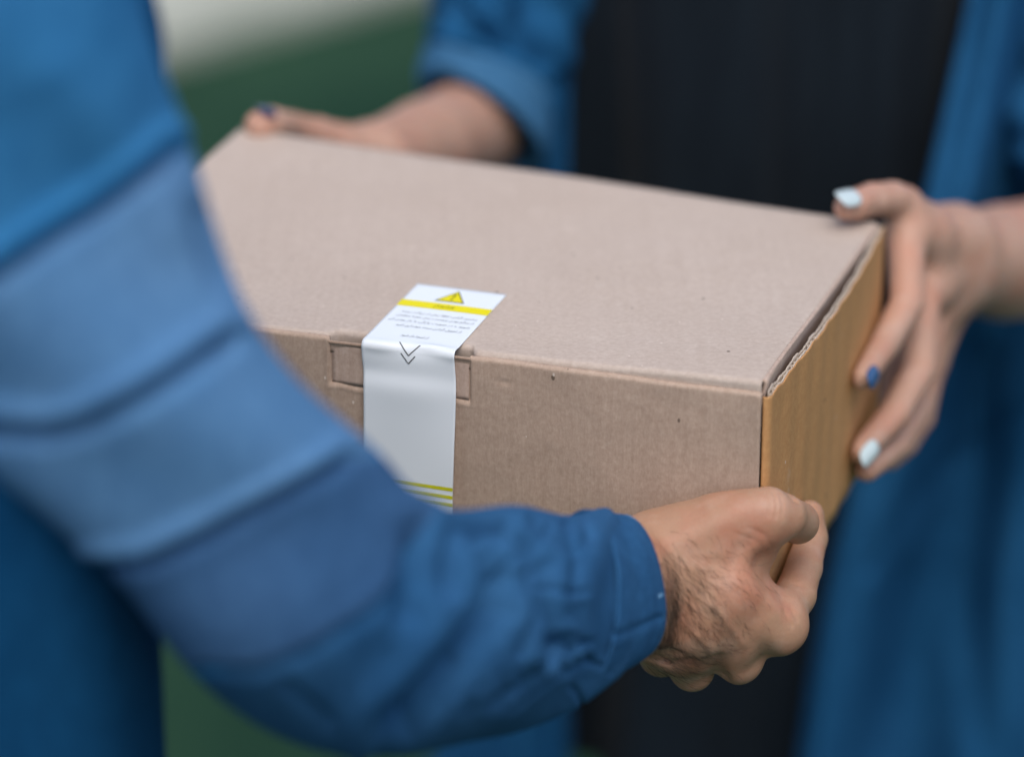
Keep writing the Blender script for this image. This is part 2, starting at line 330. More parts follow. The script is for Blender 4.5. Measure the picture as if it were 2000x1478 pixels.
def stroke(name, pts, w, mat):
    for (a0, b0), (a1, b1) in zip(pts[:-1], pts[1:]):
        d = nrm([(a1 - a0) * .0522, b1 - b0]); n_ = np.array([-d[1] / .0522, d[0]]) * w / 2
        p, q_ = np.array([a0, b0]), np.array([a1, b1]); printpatch(name, ((p - n_, q_ - n_), (p + n_, q_ + n_)), mat, 10, .0002)
stroke('chevron', [(.385, .0005), (.505, .0080), (.615, .0015)], .0006, M['ink'])
stroke('chevron', [(.425, .0070), (.505, .0125), (.575, .0080)], .0006, M['ink'])
FORMS = {}
for c in list(range(0xFB50, 0xFDFC)) + list(range(0xFE70, 0xFEFD)):
    dcm = unicodedata.decomposition(chr(c)).split()
    if len(dcm) == 2 and dcm[0] in ('<initial>', '<medial>', '<final>', '<isolated>'): FORMS.setdefault(chr(int(dcm[1], 16)), {}).setdefault(dcm[0][1:-1], chr(c))
def shape_fa(s):
    o = []
    for i, ch in enumerate(s):
        f = FORMS.get(ch)
        if not f: o.append(ch); continue
        pj = i > 0 and 'initial' in FORMS.get(s[i - 1], {}); nj = i + 1 < len(s) and 'final' in FORMS.get(s[i + 1], {}) and 'initial' in f
        k = 'medial' if pj and nj else 'final' if pj else 'initial' if nj else 'isolated'; o.append(f.get(k, ch))
    return ''.join(o[::-1])
def text(name, s, a_c, b_c, width, height, mat):
    c = bpy.data.curves.new('tmp', 'FONT'); c.body = shape_fa(s); c.resolution_u = 1
    o = bpy.data.objects.new('tmp', c); COL.objects.link(o)
    me = o.evaluated_get(bpy.context.evaluated_depsgraph_get()).to_mesh()
    V = np.zeros(len(me.vertices) * 3); me.vertices.foreach_get('co', V); V = V.reshape(-1, 3); F = [tuple(p.vertices) for p in me.polygons]
    bpy.data.objects.remove(o); bpy.data.curves.remove(c)
    lo, hi = V.min(0), V.max(0); V = (V - (lo + hi) / 2) / (hi - lo + 1e-9)[None]
    return mk(name, label_pt(a_c + V[:, 0] * width / .0522, b_c - V[:, 1] * height, .00022), F, mat, lab, smooth=False)
try:
    text('warning_heading', 'هشدار', .5, -.0512, .0125, .0052, M['ink_olive'])
    text('printed_text', 'مشتری گرامی، لطفا پیش از دریافت بسته', .53, -.0392, .043, .0038, M['ink_grey'])
    text('printed_text', 'از سالم بودن برچسب روی جعبه مطمئن', .52, -.0335, .044, .0038, M['ink_grey'])
    text('printed_text', 'شوید و در صورت پارگی یا باز بودن آن', .50, -.0278, .046, .0038, M['ink_grey'])
    text('printed_text', 'از تحویل گرفتن بسته خودداری کنید', .54, -.0213, .037, .0038, M['ink_grey'])
    text('printed_text', 'از اینجا باز شود', .48, -.0085, .0155, .0036, M['ink_grey'])
except Exception as ex: print('text skipped', ex)

# ------------------------------------------------------------------ skin surfaces from distance fields
class Field:
    def __init__(s, lo, hi, h):
        s.h = h; s.lo = np.asarray(lo, float); s.n = np.ceil((np.asarray(hi) - s.lo) / h).astype(int) + 1
        s.D = np.full(tuple(s.n), .05, np.float32)
    def sl(s, lo, hi):
        a = np.clip(np.floor((lo - s.lo) / s.h).astype(int), 0, s.n - 1); b = np.clip(np.ceil((hi - s.lo) / s.h).astype(int) + 1, 0, s.n)
        b = np.maximum(b, a + 1); S = tuple(slice(x, y) for x, y in zip(a, b))
        ax = [s.lo[i] + np.arange(a[i], b[i], dtype=np.float32) * s.h for i in range(3)]
        return S, np.stack(np.meshgrid(*ax, indexing='ij'), -1).astype(np.float32)
    @staticmethod
    def cone(P, a, b, ra, rb):
        ba = (b - a).astype(np.float32); pa = P - a.astype(np.float32); t = np.clip(pa @ ba / max(float(ba @ ba), 1e-12), 0, 1)
        return np.linalg.norm(pa - t[..., None] * ba, axis=-1) - (ra + (rb - ra) * t)
    @staticmethod
    def smin(x, y, k):
        h = np.maximum(k - np.abs(x - y), 0) / k; return np.minimum(x, y) - h * h * k * .25
    def chain(s, pts, rad, k=.004, kin=.003, sub=False):
        kin = kin * .4
        pts = np.asarray(pts); r = max(rad) + .02
        S, P = s.sl(pts.min(0) - r, pts.max(0) + r); d = None
        for i in range(len(pts) - 1):
            c = s.cone(P, pts[i], pts[i + 1], rad[i], rad[i + 1]); d = c if d is None else s.smin(d, c, kin)
        if sub:  # smooth subtraction
            x = s.D[S]; h = np.maximum(k - np.abs(-d - x), 0) / k; s.D[S] = np.maximum(x, -d) + h * h * k * .25
        else: s.D[S] = s.smin(s.D[S], d, k)
    def cut_box(s, grow=.0003):
        S, P = s.sl(s.lo, s.lo + s.n * s.h); q = (P - A.astype(np.float32)); n32 = lambda v: v.astype(np.float32)
        qf, qe, qz = q @ n32(NF), q @ n32(NE), q @ n32(EZ)
        b = np.maximum.reduce([qf - .0036, qe - .0042, qz - .0022 - .009 * np.clip(-qf / BD, 0, 1) * np.clip(-qe / BW, 0, 1) + .005 * np.clip(-qf / BD, 0, 1) * np.clip(1 + qe / BW, 0, 1), -qz - BH, -qf - BD, -qe - BW]) - grow
        s.D = np.maximum(s.D, -b)
    def mesh(s, smooth=3):
        D = s.D; ins = D < 0; nx, ny, nz = D.shape
        c = np.zeros((nx - 1, ny - 1, nz - 1), np.uint8)
        offs = [(i, j, k) for i in (0, 1) for j in (0, 1) for k in (0, 1)]
        for i, j, k in offs: c += ins[i:nx - 1 + i, j:ny - 1 + j, k:nz - 1 + k]
        act = np.argwhere((c > 0) & (c < 8)); idx = np.full(c.shape, -1, np.int64); idx[tuple(act.T)] = np.arange(len(act))
        acc = np.zeros((len(act), 3)); cnt = np.zeros(len(act))
        for o in offs:
            for ax in range(3):
                if o[ax]: continue
                o2 = list(o); o2[ax] = 1
                v0 = D[tuple((act + o).T)]; v1 = D[tuple((act + o2).T)]; m = (v0 < 0) != (v1 < 0)
                t_ = np.where(m, v0 / np.where(m, v0 - v1, 1), 0); p = np.tile(np.array(o, float), (len(act), 1)); p[:, ax] = t_
                acc[m] += p[m]; cnt[m] += 1
        V = s.lo + (act + acc / cnt[:, None]) * s.h
        F = []
        for ax in range(3):
            u, v = (ax + 1) % 3, (ax + 2) % 3
            s0 = [slice(None)] * 3; s1 = [slice(None)] * 3; s0[ax] = slice(0, -1); s1[ax] = slice(1, None)
            ch = ins[tuple(s0)] != ins[tuple(s1)]; e = np.argwhere(ch)
            e = e[(e[:, u] > 0) & (e[:, v] > 0) & (e[:, u] < D.shape[u] - 1) & (e[:, v] < D.shape[v] - 1)]
            fl = ins[tuple(e.T)]
            def cell(du, dv): q = e.copy(); q[:, u] += du; q[:, v] += dv; return idx[tuple(q.T)]
            q = np.stack([cell(-1, -1), cell(0, -1), cell(0, 0), cell(-1, 0)], -1); q[~fl] = q[~fl][:, ::-1]; F.append(q)
        F = np.concatenate(F); F = F[(F >= 0).all(1)]
        ed = np.concatenate([F[:, [0, 1]], F[:, [1, 2]], F[:, [2, 3]], F[:, [3, 0]]])
        for _ in range(smooth):
            a_ = np.zeros_like(V); n_ = np.zeros(len(V)); np.add.at(a_, ed[:, 0], V[ed[:, 1]]); np.add.at(n_, ed[:, 0], 1)
            np.add.at(a_, ed[:, 1], V[ed[:, 0]]); np.add.at(n_, ed[:, 1], 1); V = V * .4 + .6 * a_ / np.maximum(n_, 1)[:, None]
        return V, F
def bounds(chains, m=.012):
    P = np.concatenate([np.asarray(c[0]) - np.array(c[1])[:, None] for c in chains] + [np.asarray(c[0]) + np.array(c[1])[:, None] for c in chains])
    return P.min(0) - m, P.max(0) + m
def jp(*q): return np.array([U(*k) for k in q])
def touch(px, py, n, P0, r):      # the point on that sight line whose distance from the plane is r
    v = U(px, py, 1.0) - CAMP; d = (r + (P0 - CAMP) @ n) / (v @ n); return CAMP + v * d
def vnormals(V, F):
    n = np.cross(V[F[:, 2]] - V[F[:, 0]], V[F[:, 3]] - V[F[:, 1]]); N = np.zeros_like(V)
    for k in range(4): np.add.at(N, F[:, k], n)
    return nrm(N)
def build_body(parts, h):         # parts: list of (chains, cuts); each meshed alone, joined into one skin
    VV, FF, n = [], [], 0
    for chains, cuts, hh in parts:
        f = Field(*bounds(chains), hh)
        for c in chains: f.chain(c[0], c[1], *c[2:])
        for c in cuts: f.chain(c[0], c[1], *c[2:], sub=True)
        f.cut_box(); V, F = f.mesh(); VV.append(V); FF.append(F + n); n += len(V)
    return np.concatenate(VV), np.concatenate(FF)
def nail(name, mat, parent, base, tip, normal, w, l, rn, shift=.0, lift=.0, tipround=.8):
    ax = nrm(tip - base); nv = nrm(normal - ax * (normal @ ax)); sd = np.cross(ax, nv)
    j, i = np.meshgrid(np.linspace(0, 1, 16), np.linspace(-1, 1, 13), indexing='ij')
    wid = np.clip(1 - (np.abs(j - .47) / .53) ** 3.2, 0.02, 1) ** .5 * (1 - .10 * j * tipround)
    th = i * wid * (w / 2 / rn); lon = (j - .5) * l + shift
    P = tip + ax * lon[..., None] + (sd * np.sin(th)[..., None] + nv * (np.cos(th) - 1)[..., None]) * rn + nv * (rn * .98 + .0005 + lift - .0012 * (j - .4) ** 2)[..., None]
    return mk(name, P, gridF(16, 13), mat, parent, solid=.0007, off=0)

# ------------------------------------------------------------------ tubes of cloth from paired outline points
def tube(stations, nu, nv, depth_ratio, wr=.0012, creases=(), seed=1, wfreq=1.0, tilt=(1, 1)):
    S = crom(stations, nu)        # x0 y0 x1 y1 d ratio
    T, Bt = U(S[:, 0], S[:, 1], S[:, 4]), U(S[:, 2], S[:, 3], S[:, 4] + S[:, 5])
    c = (T + Bt) / 2; e1 = (T - Bt) / 2; r1 = np.linalg.norm(e1, axis=1); e1 = e1 / r1[:, None]
    tan = np.gradient(c, axis=0); e2 = nrm(np.cross(e1, nrm(tan)))
    vw = nrm(CAMP - c); sg = np.sign((e2 * vw).sum(1)); e2 = e2 * sg[:, None]
    tl = np.linspace(tilt[0], tilt[1], nu)[:, None] ** 1.0; e2 = nrm(e2 * tl + nrm(vw - e1 * (vw * e1).sum(1)[:, None]) * (1 - tl))
    r2 = r1 * S[:, 6] * depth_ratio
    v = np.linspace(0, 2 * math.pi, nv, endpoint=False); cv, sv = np.cos(v), np.sin(v)
    N = e1[:, None] * cv[None, :, None] * r2[:, None, None] + e2[:, None] * sv[None, :, None] * r1[:, None, None]; N = nrm(N)
    P = c[:, None] + e1[:, None] * (cv[None, :] * r1[:, None])[..., None] + e2[:, None] * (sv[None, :] * r2[:, None])[..., None]
    u = np.linspace(0, 1, nu)[:, None]; vv = v[None]; rg = np.random.default_rng(seed); dsp = np.zeros((nu, nv))
    for _ in range(9):
        k, q, ph, p2 = rg.uniform(4, 16) * wfreq, rg.integers(1, 4), rg.uniform(0, 6), rg.uniform(0, 6)
        dsp += wr * .45 * np.sin(k * 2 * u + q * vv + ph + .8 * np.sin(2 * vv + p2))
    px, py, _ = proj(P); face = sstep(-.05, .25, (N * nrm(CAMP - P)).sum(-1))
    for poly, w, dep, *rest in creases:
        ds, sd = seg_dist(px, py, poly); s = ds / w; one = rest[0] if rest else 0
        f = -np.exp(-s * s) + .22 * np.exp(-(s - 2.2) ** 2 * .5) * (1 if not one else np.where(sd * one > 0, 1.5, .1))
        dsp += face * dep * f
    return P + N * dsp[..., None], c, (px, py)

# ================================================================== the man
man = thing('person', 'person in blue chambray shirt at left, bare right hand gripping the box corner', 'person', tuple(U(-330, 1400, 1.78) * [1, 1, 0]))
mm = .001
WR = jp((1272, 1118, 2.030), (1262, 1188, 2.034))
mh = [
    # forearm into the sleeve, wrist
    (jp((860, 1180, 1.86), (1120, 1150, 1.955), (1285, 1110, 2.028)), [.038, .030, .0225], .008, .006),
    (jp((860, 1215, 1.86), (1120, 1195, 1.955), (1290, 1190, 2.032)), [.036, .029, .0215], .012, .006),
    (jp((1270, 1085, 2.024), (1330, 1075, 2.022)), [.019, .019], .012),
    (jp((1262, 1215, 2.036), (1320, 1225, 2.040)), [.018, .018], .012),
    # metacarpals
    (jp((1300, 1110, 2.028), (1420, 1150, 2.018), (1512, 1208, 2.034)), [.021, .0200, .0145], .012, .008),
    (jp((1290, 1150, 2.030), (1370, 1215, 2.026), (1440, 1283, 2.044)), [.020, .0200, .0140], .010, .008),
    (jp((1285, 1190, 2.036), (1325, 1250, 2.040), (1352, 1304, 2.060)), [.0185, .0180, .0115], .009, .008),
    (jp((1278, 1225, 2.046), (1292, 1275, 2.075)), [.0165, .0125], .009),
    # thumb: thenar, metacarpal, two phalanges
    (jp((1290, 1070, 2.022), (1400, 1026, 2.016), (1500, 1006, 2.013)), [.0190, .0168, .0128], .012, .006),
    (jp((1360, 1080, 2.022), (1470, 1045, 2.018)), [.0185, .0135], .014),
    (jp((1425, 1095, 2.026), (1478, 1075, 2.030)), [.013, .008], .014),
    (jp((1440, 1013, 2.014), (1500, 1000, 2.012), (1530, 1008, 2.018), (1558, 1020, 2.040)), [.0140, .0122, .0116, .0116], .006, .006),
    # index finger up the end panel
    (np.vstack([jp((1522, 1208, 2.036), (1552, 1162, 2.054), (1568, 1108, 2.074), (1581, 1050, 2.094)), [touch(1580, 1006, NE, A, .0085)]]), [.0128, .0113, .0103, .0097, .0085], .008, .006),
    (jp((1490, 1190, 2.026), (1540, 1228, 2.034)), [.0105, .0075], .010),
    (jp((1465, 1235, 2.030), (1508, 1236, 2.034)), [.0110, .0100], .014),
    # the other fingers run back under the carton
    (np.vstack([jp((1440, 1287, 2.046)), [BP(-.018, .045, -BH - .0095), BP(-.016, .072, -BH - .0082), BP(-.016, .09, -BH - .0075)]]), [.0125, .0098, .0088, .0078], .004, .004),
    (np.vstack([jp((1352, 1308, 2.062)), [BP(-.041, .042, -BH - .0092), BP(-.039, .068, -BH - .008), BP(-.038, .086, -BH - .0073)]]), [.0110, .0092, .0082, .0074], .004, .004),
    (np.vstack([jp((1292, 1278, 2.078)), [BP(-.064, .038, -BH - .0085), BP(-.061, .058, -BH - .0074), BP(-.060, .074, -BH - .0068)]]), [.0108, .0085, .0076, .0068], .004, .004),
    (jp((1390, 1172, 2.020), (1462, 1222, 2.030)), [.0170, .0135], .012),
    (jp((1350, 1215, 2.030), (1378, 1252, 2.040)), [.0155, .0120], .012),
    # extensor tendons and knuckle caps
    (jp((1350, 1120, 2.0035), (1500, 1190, 2.0190)), [.0018, .0022], .010),
    (jp((1330, 1160, 2.0045), (1425, 1255, 2.0290)), [.0018, .0022], .010),
    (jp((1320, 1060, 2.0025), (1470, 990, 2.0045)), [.0016, .0020], .009),
]
cuts = [
    (jp((1500, 1105, 2.008), (1540, 1150, 2.020)), [.004, .005], .012),
    (jp((1398, 1290, 2.020), (1404, 1325, 2.040)), [.0015, .0030], .010),
    (jp((1488, 1262, 2.010), (1498, 1295, 2.030)), [.0012, .0030], .010),
    (jp((1230, 1278, 2.02), (1330, 1285, 2.028)), [.0012, .0014], .006),
    (jp((1546, 964, 2.012), (1550, 978, 2.014)), [.0009, .0006], .006),
]
V, F = build_body([(mh, cuts, .0010)], .0010)
Nv = vnormals(V, F); px, py, dd = proj(V); fc = sstep(.05, .4, (Nv * nrm(CAMP - V)).sum(-1)); dsp = np.zeros(len(V))
for poly, w_, d_ in [([(1498, 960), (1506, 985), (1502, 1008)], 3.5, -.0006), ([(1510, 960), (1518, 985), (1514, 1010)], 3.5, -.0007), ([(1522, 963), (1529, 985), (1526, 1008)], 3.5, -.0005),
                     ([(1462, 1030), (1495, 1046), (1508, 1070)], 4, -.0003), ([(1440, 1042), (1482, 1060), (1496, 1088)], 4, -.0003), ([(1545, 1188), (1558, 1212)], 4, -.0005), ([(1532, 1192), (1546, 1222)], 4, -.0005), ([(1548, 1140), (1592, 1150)], 4, -.0004),
                     ([(1215, 1016), (1258, 1026), (1284, 1062), (1292, 1100)], 5, .0006), ([(1330, 1140), (1400, 1190), (1450, 1255)], 9, .0007), ([(1330, 1215), (1375, 1250), (1400, 1290)], 8, .0006), ([(1340, 1105), (1420, 1120), (1500, 1180)], 10, .0006),
                     ([(1250, 1282), (1300, 1292), (1345, 1290)], 5, -.0009), ([(1270, 1262), (1330, 1275), (1385, 1305)], 6, -.0006), ([(1480, 1040), (1440, 1075), (1420, 1120)], 12, -.0005)]:
    dsp += d_ * np.exp(-(seg_dist(px, py, poly)[0] / w_) ** 2)
V = V + Nv * (dsp * fc)[:, None]
mbody = mk('body', V, F, M['skin_m'], man)
mbody['label'] = 'bare right hand and hairy wrist coming out of the blue cuff'
Nv = vnormals(V, F)
# hair on wrist and back of hand
px, py, dd = proj(V); facing = (Nv * nrm(CAMP - V)).sum(-1)
dens = np.exp(-(((px - 1318) / 45) ** 2 + ((py - 1180) / 80) ** 2)) + .42 * np.exp(-(((px - 1380) / 70) ** 2 + ((py - 1190) / 80) ** 2)) + .10 * np.exp(-(((px - 1440) / 50) ** 2 + ((py - 1080) / 40) ** 2)) + .5 * np.exp(-(((px - 1310) / 40) ** 2 + ((py - 1285) / 25) ** 2))
dens = dens * (facing > .12) * (px > 1255) * (px < 1520) * (py > 1035)
sel = rng.choice(len(V), 2300, p=dens / dens.sum()); HV, HF = [], []
right, up = np.array([1., 0, 0]), np.array([0, SP, CP])
for s_ in sel:
    p, n0 = V[s_], Nv[s_]; x, y = px[s_], py[s_]
    ang_ = R(-62 + (x - 1300) * .12 + (1180 - y) * .10) + rng.normal(0, .22)
    if y > 1260: ang_ += R(38)
    d0 = right * math.cos(ang_) + up * math.sin(ang_); d0 = nrm(d0 - n0 * (d0 @ n0)); sd_ = np.cross(n0, d0)
    L = rng.uniform(.006, .0155) * (1.0 if x < 1400 else .62); cur = rng.normal(0, .45); r0 = rng.uniform(.00005, .00009); pts = []
    for k in range(6):
        q = k / 5; pts.append(p - n0 * .0002 + d0 * L * q + n0 * (.0011 * math.sin(q * 2.4) * L / .01) + sd_ * cur * L * q * q)
    base = len(HV)
    for k, c_ in enumerate(pts):
        rk = r0 * (1 - .8 * k / 5)
        for m_ in range(3):
            th = m_ * 2.094; HV.append(c_ + (sd_ * math.cos(th) + n0 * math.sin(th)) * rk)
    for k in range(5):
        for m_ in range(3): a0, a1 = base + 3 * k + m_, base + 3 * k + (m_ + 1) % 3; HF.append((a0, a1, a1 + 3, a0 + 3))
ah = mk('arm_hair', HV, HF, M['hair'], mbody); ah['kind'] = 'stuff'
# shirt: torso, sleeve, cuff
sx = U(-335, 1100, 1.80)
zz = np.linspace(.72, 1.52, 90); th = np.linspace(0, 2 * math.pi, 120, endpoint=False); Zt, Th = np.meshgrid(zz, th, indexing='ij')
fold = .006 * np.sin(Th * 9 + 3 * np.sin(Zt * 6)) * sstep(1.3, .9, Zt) + .004 * np.sin(Th * 5 + Zt * 14)
rx = .148 + .015 * sstep(1.0, 1.35, Zt) + fold; ry = .115 + .012 * sstep(1.0, 1.35, Zt) + fold; cap = np.sqrt(np.clip(1 - (np.clip(Zt - 1.40, 0, 1) / .125) ** 2, .01, 1))
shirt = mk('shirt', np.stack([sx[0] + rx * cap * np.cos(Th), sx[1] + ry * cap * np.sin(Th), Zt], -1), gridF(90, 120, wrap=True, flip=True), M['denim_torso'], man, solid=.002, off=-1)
ST = [(250, -420, -640, -60, 1.60, .02, 1), (278, -200, -520, 150, 1.61, .02, 1), (300, 0, -400, 370, 1.63, .02, 1), (330, 190, -290, 560, 1.65, .02, 1), (392, 405, -170, 720, 1.665, .015, 1),
      (480, 590, -55, 860, 1.68, .01, 1), (572, 738, 75, 970, 1.70, 0, 1), (665, 845, 205, 1110, 1.72, 0, 1), (745, 920, 330, 1278, 1.74, 0, 1), (825, 984, 450, 1368, 1.765, 0, 1),
      (922, 1003, 610, 1436, 1.80, 0, 1), (1010, 1000, 790, 1452, 1.845, 0, .98), (1080, 1004, 960, 1427, 1.895, 0, .95), (1135, 1002, 1085, 1378, 1.935, 0, .92), (1180, 1005, 1180, 1328, 1.965, 0, .88)]
seam1 = [(-120, 590), (0, 534), (101, 467), (203, 406), (298, 331), (330, 300)]
seam2 = [(-80, 835), (0, 847), (88, 852), (170, 830), (270, 775), (360, 720), (446, 663)]
seam3 = [(190, 1098), (290, 1095), (400, 1050), (520, 980), (650, 905)]
seam4 = [(395, 1310), (510, 1303), (615, 1261), (720, 1196), (775, 1144), (815, 1060)]
CR = [(seam1, 17, .0105, -1), (seam2, 17, .0115, -1), (seam3, 14, .0100, -1), (seam4, 12, .0022, -1),
      ([(380, 420), (432, 540)], 22, .004), ([(905, 985), (975, 1010), (1035, 1046), (1068, 1100), (1074, 1170), (1078, 1255)], 19, .0130, 1),
      ([(890, 995), (935, 1035), (963, 1080), (977, 1125), (963, 1190), (905, 1270), (825, 1355), (775, 1402)], 28, .0175, 1),
      ([(812, 1040), (806, 1130), (790, 1190)], 26, .006), ([(867, 1050), (869, 1150)], 18, .005),
      ([(1110, 1245), (1020, 1330), (960, 1370)], 12, .0035), ([(1105, 1012), (1122, 1080), (1118, 1160)], 8, .0022), ([(1040, 1008), (1095, 1050), (1120, 1075)], 8, .0025), ([(1010, 1308), (1090, 1268), (1150, 1252)], 7, .0018), ([(1000, 1385), (1080, 1320), (1150, 1290)], 8, .0022), ([(990, 1015), (1028, 1095), (1036, 1200), (1010, 1270)], 10, .0028), ([(900, 1300), (860, 1370), (800, 1430)], 12, .003), ([(560, 1330), (640, 1400)], 14, .003), ([(1128, 1180), (1140, 1260)], 7, .0018), ([(1140, 1060), (1120, 1130), (1110, 1210)], 15, .0025),
      ([(120, 150), (260, 330), (330, 430)], 60, -.003)]
rc = np.random.default_rng(21)
for _ in range(34):
    x0, y0 = rc.uniform(900, 1160), rc.uniform(1010, 1380); a_ = rc.normal(1.45, .5) if x0 > 1040 else rc.normal(2.0, .5); L_ = rc.uniform(30, 90); b_ = rc.normal(0, .25)
    CR.append(([(x0, y0), (x0 + L_ * .5 * math.cos(a_), y0 + L_ * .5 * math.sin(a_)), (x0 + L_ * math.cos(a_ + b_), y0 + L_ * math.sin(a_ + b_))], rc.uniform(4.5, 8), rc.uniform(.0008, .0020)))
P, cc, (px, py) = tube(ST, 420, 300, .80, .0022, CR, 3, tilt=(1, .5))
uu = np.linspace(0, 1, 420)[:, None] * (len(ST) - 1)
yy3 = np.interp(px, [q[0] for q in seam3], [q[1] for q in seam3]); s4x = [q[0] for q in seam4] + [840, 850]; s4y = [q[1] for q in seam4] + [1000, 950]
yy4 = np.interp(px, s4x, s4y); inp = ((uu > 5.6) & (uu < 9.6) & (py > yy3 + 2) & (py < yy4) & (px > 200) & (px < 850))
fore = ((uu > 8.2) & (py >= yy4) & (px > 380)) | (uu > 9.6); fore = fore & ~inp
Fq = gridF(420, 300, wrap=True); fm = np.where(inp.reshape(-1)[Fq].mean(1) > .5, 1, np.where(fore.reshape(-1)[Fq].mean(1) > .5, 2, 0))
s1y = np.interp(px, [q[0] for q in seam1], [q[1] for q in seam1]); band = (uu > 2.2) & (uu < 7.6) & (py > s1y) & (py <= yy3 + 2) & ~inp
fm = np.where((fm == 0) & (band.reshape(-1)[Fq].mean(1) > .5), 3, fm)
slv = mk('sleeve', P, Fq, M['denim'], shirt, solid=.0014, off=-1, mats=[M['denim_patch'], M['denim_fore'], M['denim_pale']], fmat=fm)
CS = [(1150, 1001, 1108, 1362, 1.944, 0, .90), (1172, 1001, 1165, 1338, 1.960, 0, .86), (1196, 1003, 1212, 1308, 1.973, 0, .82), (1214, 1006, 1244, 1286, 1.984, .004, .80), (1226, 1011, 1262, 1268, 1.994, .006, .80)]
CC = [([(1174, 1105), (1178, 1122)], 11, .005), ([(1181, 1135), (1186, 1190), (1192, 1240)], 6, .0018), ([(1132, 1015), (1150, 1100), (1140, 1200)], 12, .002), ([(1192, 1240), (1240, 1225), (1285, 1205)], 7, .0012)]
P, cc, (px, py) = tube(CS, 70, 200, .90, .0005, CC, 8, wfreq=.18, tilt=(.52, .45))
cuff = mk('cuff', P, gridF(70, 200, wrap=True), M['denim_cuff'], shirt, solid=.0022, off=0)
bv = cuff.modifiers.new('bevel', 'BEVEL'); bv.width = .0006; bv.segments = 2; bv.limit_method = 'ANGLE'; bv.angle_limit = R(60)
def small_tubes(name, segs, r, mat, parent):
    V, F = [], []
    for a_, b_ in segs:
        ax = nrm(b_ - a_); s1 = nrm(np.cross(ax, [.3, .5, .8])); s2 = np.cross(ax, s1); k0 = len(V)
        for q_, rk in ((0, .4), (.2, 1), (.8, 1), (1, .4)):
            for m_ in range(5): V.append(a_ + (b_ - a_) * q_ + (s1 * math.cos(m_ * 1.2566) + s2 * math.sin(m_ * 1.2566)) * r * rk)
        for k in range(3):
            for m_ in range(5): F.append((k0 + 5 * k + m_, k0 + 5 * k + (m_ + 1) % 5, k0 + 5 * k + 5 + (m_ + 1) % 5, k0 + 5 * k + 5 + m_))
    return mk(name, V, F, mat, parent)
def cuffpt(iu, ang_, out=.0012):
    k = int(round(ang_ / (2 * math.pi) * 200)) % 200; c0 = P[iu].mean(0); return P[iu, k] + nrm(P[iu, k] - c0) * out
for iu, rad_ in ((65, .00032), (62, .00028)):
    st = [(cuffpt(iu, a_), cuffpt(iu, a_ + .035)) for a_ in np.arange(0, 2 * math.pi, .0629)]
    s_o = small_tubes('stitching', st, rad_, M['thread'], shirt); s_o['kind'] = 'stuff'
bh = [(cuffpt(iu, 1.62 + .008 * (iu % 3)), cuffpt(iu, 1.69)) for iu in range(52, 66)]
small_tubes('buttonhole', bh, .0003, M['thread'], shirt)

# ================================================================== the woman
woman = thing('person', 'person facing camera in open denim overshirt and black top, holding the box far side', 'person', tuple(U(1460, 1400, 2.75) * [1, 1, 0]))
wl = [
    (jp((2230, 470, 2.66), (2100, 500, 2.54), (1960, 512, 2.42), (1862, 505, 2.345)), [.043, .041, .036, .0285], .01, .01),
    (jp((1862, 470, 2.335), (1840, 470, 2.325)), [.022, .021], .014),
    (jp((1862, 545, 2.345), (1840, 560, 2.335)), [.021, .020], .014),
    # metacarpals
    (jp((1850, 480, 2.325), (1778, 460, 2.268)), [.019, .0120], .010),
    (jp((1852, 520, 2.330), (1800, 575, 2.288)), [.018, .0125], .010),
    (jp((1852, 550, 2.340), (1812, 640, 2.312)), [.017, .0115], .010),
    (jp((1850, 575, 2.350), (1818, 705, 2.338)), [.016, .0105], .010),
    # thumb over the lid corner
    (jp((1840, 470, 2.318), (1800, 450, 2.298), (1764, 402, 2.268)), [.0165, .0145, .0112], .012, .006),
    (np.vstack([jp((1764, 402, 2.268), (1744, 388, 2.256), (1704, 390, 2.240)), [U(1670, 400, 2.224), U(1652, 406, 2.217)]]), [.0112, .0102, .0098, .0092, .0074], .005, .004),
    (jp((1800, 455, 2.290), (1775, 450, 2.272)), [.012, .0105], .014),
    (jp((1795, 470, 2.292), (1806, 560, 2.305)), [.0145, .0150], .014),
    (jp((1796, 600, 2.330), (1760, 790, 2.318)), [.0160, .0150], .012),
    # index
    (np.vstack([jp((1769, 462, 2.266), (1772, 592, 2.244)), [U(1728, 672, 2.219), touch(1684, 737, NE, A, .0092)]]), [.0117, .0101, .0089, .0072], .004, .004),
    # middle
    (np.vstack([jp((1798, 588, 2.284), (1794, 724, 2.262)), [U(1749, 806, 2.233), touch(1682, 881, NE, A, .0094)]]), [.0120, .0103, .0091, .0074], .004, .004),
    # ring
    (np.vstack([jp((1812, 648, 2.310), (1791, 797, 2.288)), [U(1748, 870, 2.250), touch(1693, 917, NE, A, .0112)]]), [.0112, .0096, .0085, .0072], .004, .004),
    # little finger, behind
    (jp((1816, 710, 2.338), (1800, 815, 2.322), (1770, 868, 2.300), (1738, 900, 2.282)), [.0098, .0078, .0068, .0058], .004, .004),
]
wlc = [(jp((1722, 372, 2.228), (1728, 384, 2.230)), [.0010, .0010], .006)]
